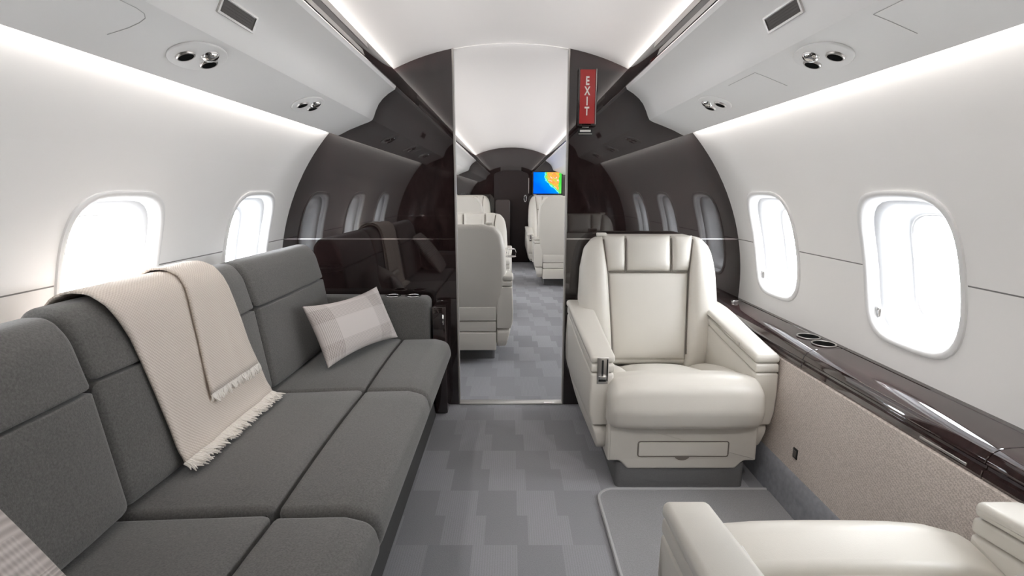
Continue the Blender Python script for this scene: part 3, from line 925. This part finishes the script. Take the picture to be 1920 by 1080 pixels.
    tube('stitch_line', [(x, yb(zh) + .010, zh) for x in (-.2, -.1, 0, .1, .2)], .0035, M['stitch'], t, 6)
    box('belt_guide', (-.235, yb(top) + .03, top + .004), (.05, .025, .018), .005, Lm, t)
    # rear lower panels
    for z0, z1 in ((.105, .235), (.24, .315), (.32, .42)):
        rext('rear_panel', round_poly([(-.281, z0), (.281, z0), (.281, z1), (-.281, z1)], .008, 2), .30, .405 - (.006 if .23 < z0 < .3 else .0), .006, XZ, Lm, t)
    # arms
    topf = lambda y: lerp_pts([(-.34, .562), (-.325, .565), (0, .602), (.10, .618), (.20, .632), (.30, .640), (.40, .640)], y)
    ys = [-.325, -.25, -.15, -.05, .05, .15, .24, .32, .405]
    def band(a, b):
        return [(y, topf(y) - a) for y in ys] + [(y, topf(y) - b) for y in reversed(ys)]
    for sg in (-1, 1):
        arm = thing_part('armrest', t)
        def df(x, y, z, sg=sg):
            o_ = max(0, (abs(x) - .285) / .09)
            x2 = abs(x) + o_ * (.020 * min(1, max(0, (y + .325) / .5)) - .26 * max(0, .30 - z) + .006 * math.sin(PI * max(0, min(1, (z - .25) / .3))))
            return (sg * x2, y, z)
        mm = lambda u, v, w: (w, u, v)
        def piece(nm, poly, r, x0=.285, x1=.375, rr=.01):
            return rext(nm, resample(round_poly(poly, rr, 3), .04), x0, x1, r, mm, Lm, arm, n=4, deform=df)
        piece('arm_pad', band(0, .036), .014, .281, .380, .014)
        piece('arm_band', band(.038, .074), .006)
        body = [(y, topf(y) - .077) for y in ys] + [(.405, .40), (.40, .262), (-.318, .262), (-.325, .40)]
        piece('arm_body', body, .010)
        lowp = [(-.318, .258), (.40, .258), (.395, .17), (.36, .122), (-.235, .122), (-.300, .165)]
        piece('arm_lower_panel', lowp, .010, rr=.03)
        if sg < 0:
            box('lever_plate', (-.331, -.326, .502), (.046, .006, .112), .003, M['nickel'], arm)
            box('lever_slot', (-.333, -.3295, .514), (.008, .002, .066), .0, M['black'], arm)
            box('lever_slot', (-.314, -.3295, .505), (.005, .002, .092), .0, M['black'], arm)
            box('recline_lever', (-.334, -.334, .477), (.032, .014, .014), .003, M['chrome'], arm)
            box('lever_slot', (-.333, -.3295, .462), (.030, .002, .010), .0, M['black'], arm)
        else:
            box('arm_button', (.2795, -.16, .565), (.004, .028, .016), .001, M['nickel'], arm)
    return t
def thing_part(name, parent):
    o = bpy.data.objects.new(name, None); COL.objects.link(o); o.parent = parent; o.empty_display_size = .05
    return o

c1 = make_chair('cream leather armchair facing aft, in front of the dark bulkhead', .99)
c1.location = (.700, 2.25, 0)
def place(src, loc, rz, label):
    c = copy_tree(src); c.location = loc; c.rotation_euler = (0, 0, rz); c['label'] = label
    return c
place(c1, (.700, .640, 0), PI, 'cream leather armchair in the near right corner, its back cut off by the frame')
place(c1, (-.385, 3.83, 0), PI, 'cream armchair just beyond the doorway, showing its plain flat back')
place(c1, (-.39, 5.06, 0), 0, 'cream armchair facing aft behind the first chair beyond the doorway')
tall = make_chair('tall cream armchair at right of the forward cabin, turned back to the viewer', 1.16)
tall.location = (.69, 6.83, 0); tall.rotation_euler = (0, 0, PI)
place(tall, (.64, 8.26, 0), 0, 'tall cream armchair facing aft below the map screen')
place(tall, (-.69, 6.83, 0), PI, 'tall cream armchair at far left of the aisle, turned back to the viewer')
place(tall, (-.69, 8.26, 0), 0, 'tall cream armchair facing aft against the far left bulkhead')

# floor mat between the two armchairs
mt = thing('floor_mat', 'grey carpet mat with pale bound edge between the cream armchairs', 'mat', (0, 0, 0))
mp_ = round_poly([(.352, .02), (1.0515, .02), (1.0515, 1.872), (.352, 1.872)], [.02, .02, .02, .07], 6)
rext('mat_pile', mp_, .0, .012, .003, XY, M['mat'], mt, n=2)
tube('bound_edge', [(1.046, 1.874, .010)] + [(x, y, .010) for x, y in resample(round_poly([(.350, 1.874), (.350, .02), (1.046, 1.874)], [.07, 0, 0], 8), .1) if x < .43 and y > .02 and not (x > .36 and y < 1.8)] + [(.350, .02, .010)], .007, M['binding'], mt, 6)

# ------------------------------------------------------------------ fittings
def gasper(s, y, label, aim=None, watts=6.0):
    Mx = psu_frame(s, .793, y)
    t = thing('reading_light_unit', label, 'air nozzle', (0, 0, 0), group='overhead nozzle units')
    # almond shaped plate
    pts = []
    for k in range(36):
        a = 2 * PI * k / 36
        pts.append((.060 * math.copysign(abs(math.cos(a)) ** .9, math.cos(a)), .092 * math.sin(a)))
    rext('plate', pts, -.001, .006, .004, lambda u, v, w: tuple(Mx @ Vector((u, v, w))), M['psu'], t, n=3)
    for q, (u, v) in enumerate(((s * .022, .014), (-s * .012, -.038), (-s * .006, .050))):
        Mn = Mx @ Matrix.Translation((u, v, .004))
        if q == 0:
            noz = lathe('reading_lamp', [(.0225, 0), (.022, .005), (.019, .010), (.014, .0135), (.008, .0155), (.0, .016)], M['chrome'], t, 24, Mn, cap=False)
        else:
            noz = lathe('nozzle', [(.0235, 0), (.023, .005), (.0215, .007), (.0195, .0076), (.0182, .007)], M['nickel'], t, 24, Mn, cap=False)
            lathe('mouth_shade_disc', [(.0190, .0068), (.012, .0064), (.0, .0062)], M['hollow_shade'], noz, 20, Mn, cap=False)  # nearly flat disc, the dark inside of the nozzle given as colour
    if aim is not None:  # added fill spot beside the reading lamp, brightens chair and sofa fronts
        sl_ = bpy.data.lights.new('front_fill_spot', 'SPOT'); sl_.energy = watts; sl_.color = (1.0, .96, .92)
        sl_.spot_size = math.radians(78); sl_.spot_blend = 1.0; sl_.shadow_soft_size = .03
        lo = bpy.data.objects.new('front_fill_spot', sl_); COL.objects.link(lo)
        p = Mx @ Vector((s * .022, .014, .055)); lo.location = p
        lo.rotation_euler = (Vector(aim) - p).to_track_quat('-Z', 'Y').to_euler()
    return t
gasper(-1, .68, 'chrome air nozzles in oval plate above the near end of the sofa', (-.05, 1.8, .0))
gasper(1, .68, 'chrome air nozzles in oval plate above the near right armchair', (.64, 1.80, .15), 9.0)
gasper(-1, 1.363, 'round chrome air nozzles in oval plate above the middle of the sofa', (-.35, 2.0, .20), 3.0)
gasper(-1, 2.07, 'chrome air nozzles in oval plate above the far end of the sofa')
gasper(1, 1.366, 'chrome air nozzles in oval plate overhead, between the two armchairs', (.68, 2.0, .35), 2.5)
gasper(1, 2.06, 'chrome air nozzles in oval plate above the facing armchair')
def vent(s, y, label):
    Mx = psu_frame(s, .689, y, .001)
    t = thing('air_vent', label, 'vent', (0, 0, 0), group='overhead vents')
    T = lambda u, v, w: tuple(Mx @ Vector((u, v, w)))
    fr_o = [(-.022, -.083), (.022, -.083), (.022, .083), (-.022, .083)]
    V = []; fr_i = [(-.0165, -.076), (.0165, -.076), (.0165, .076), (-.0165, .076)]
    for lp, w in ((fr_o, -.004), (fr_o, .004), (fr_i, .004), (fr_i, -.004)):
        V += [T(u, v, w) for u, v in lp]
    Fc = [(q * 4 + k, q * 4 + (k + 1) % 4, (q + 1) * 4 + (k + 1) % 4, (q + 1) * 4 + k) for q in range(3) for k in range(4)]
    mk('vent_frame', V, Fc, M['nickel'], t, 20)
    mk('vent_grille', [T(u, v, .0005) for u, v in fr_i], [(0, 1, 2, 3)], M['darkgrille'], t, 0)
    for k in range(5):
        u = -.0132 + .0066 * k
        V = [T(u + a, b, w) for w in (.0005, .002) for a, b in ((-.0011, -.075), (.0011, -.075), (.0011, .075), (-.0011, .075))]
        mk('vent_slat', V, [(0, 1, 2, 3), (4, 5, 6, 7), (0, 1, 5, 4), (1, 2, 6, 5), (2, 3, 7, 6), (3, 0, 4, 7)], M['darkgrille'], t, 0)
vent(-1, 1.376, 'dark rectangular air vent in white overhead panel above the sofa')
vent(1, 1.38, 'dark rectangular air vent in white overhead panel above the armchairs')

# exit sign
ex = thing('exit_sign', 'red vertical EXIT sign with white letters on the dark bulkhead', 'sign', (.392, BULK, 0))
box('sign_housing', (0, -.018, 1.684), (.096, .036, .285), .004, M['veneer'], ex)
box('sign_face', (-.002, -.038, 1.684), (.078, .006, .262), .002, M['red'], ex)
box('sign_edge', (.041, -.0395, 1.684), (.003, .007, .268), .001, M['nickel'], ex)
dg = bpy.context.evaluated_depsgraph_get()
for i, ch in enumerate('EXIT'):
    cu = bpy.data.curves.new('t', 'FONT'); cu.body = ch; cu.size = .057; cu.align_x = 'CENTER'; cu.align_y = 'CENTER'; cu.extrude = .0008; cu.offset = .0016
    tmp = bpy.data.objects.new('t', cu); COL.objects.link(tmp)
    dg.update()
    me = bpy.data.meshes.new_from_object(tmp.evaluated_get(bpy.context.evaluated_depsgraph_get()))
    bpy.data.objects.remove(tmp)
    me.materials.clear(); me.materials.append(M['letter'])
    o = bpy.data.objects.new('letter', me); link(o, ex)
    o.location = (-.004, -.0417, 1.759 - .049 * i); o.rotation_euler = (PI / 2, 0, 0); o.scale = (.66, 1.0, 1)
lt = thing('latch_plate', 'small chrome latch plate under the red exit sign', 'latch', (.388, BULK, 1.515))
box('plate', (0, -.003, 0), (.075, .006, .034), .002, M['black'], lt)
box('label_bar', (0, -.007, .006), (.056, .004, .010), .001, M['letter'], lt)
box('chrome_bar', (0, -.007, -.009), (.070, .004, .004), .001, M['nickel'], lt)
box('chrome_bar', (.0, -.007, .024), (.034, .006, .004), .001, M['nickel'], lt)

# map monitor on the far bulkhead
mo = thing('map_monitor', 'wall monitor showing a blue and orange moving map', 'monitor', (.622, FWD1, 1.366))
box('monitor_frame', (0, -.02, 0), (.505, .04, .385), .006, M['black'], mo)
mk('screen', [(-.238, -.0415, -.178), (.238, -.0415, -.178), (.238, -.0415, .178), (-.238, -.0415, .178)], [(0, 1, 2, 3)], M['map'], mo, 0, [(0, 0), (1, 0), (1, 1), (0, 1)])

# far jump seat beside the door and a drink on the second chair's arm
js = thing('jump_seat', 'dark brown seat back standing beside the far door', 'seat', (-.14, FWD1 - .10, 0))
rext('seat_back', round_poly([(-.125, .30), (.125, .30), (.125, 1.085), (-.125, 1.085)], .04, 4), -.04, .04, .015, XZ, M['brown'], js)
rext('seat_stand', [(-.08, 0), (.08, 0), (.08, .30), (-.08, .30)], -.03, .03, .005, XZ, M['brown'], js)
tr_ = thing('drink_holder', 'small chrome swing-out drink holder on the second chair arm', 'drink holder', (-.005, 4.70, .612))
lathe('tray', [(.0, 0), (.05, 0), (.054, .004), (.05, .008), (0, .008)], M['nickel'], tr_, 20)
tube('holder_ring', [(.042 * math.cos(a), .042 * math.sin(a), .075) for a in [2 * PI * k / 20 for k in range(20)]], .004, M['chrome'], tr_, 6, True)
for a in (.2, 2.3, 4.4):
    tube('holder_arm', [(.046 * math.cos(a), .046 * math.sin(a), .006), (.055 * math.cos(a), .055 * math.sin(a), .04), (.042 * math.cos(a), .042 * math.sin(a), .075)], .003, M['chrome'], tr_, 6)
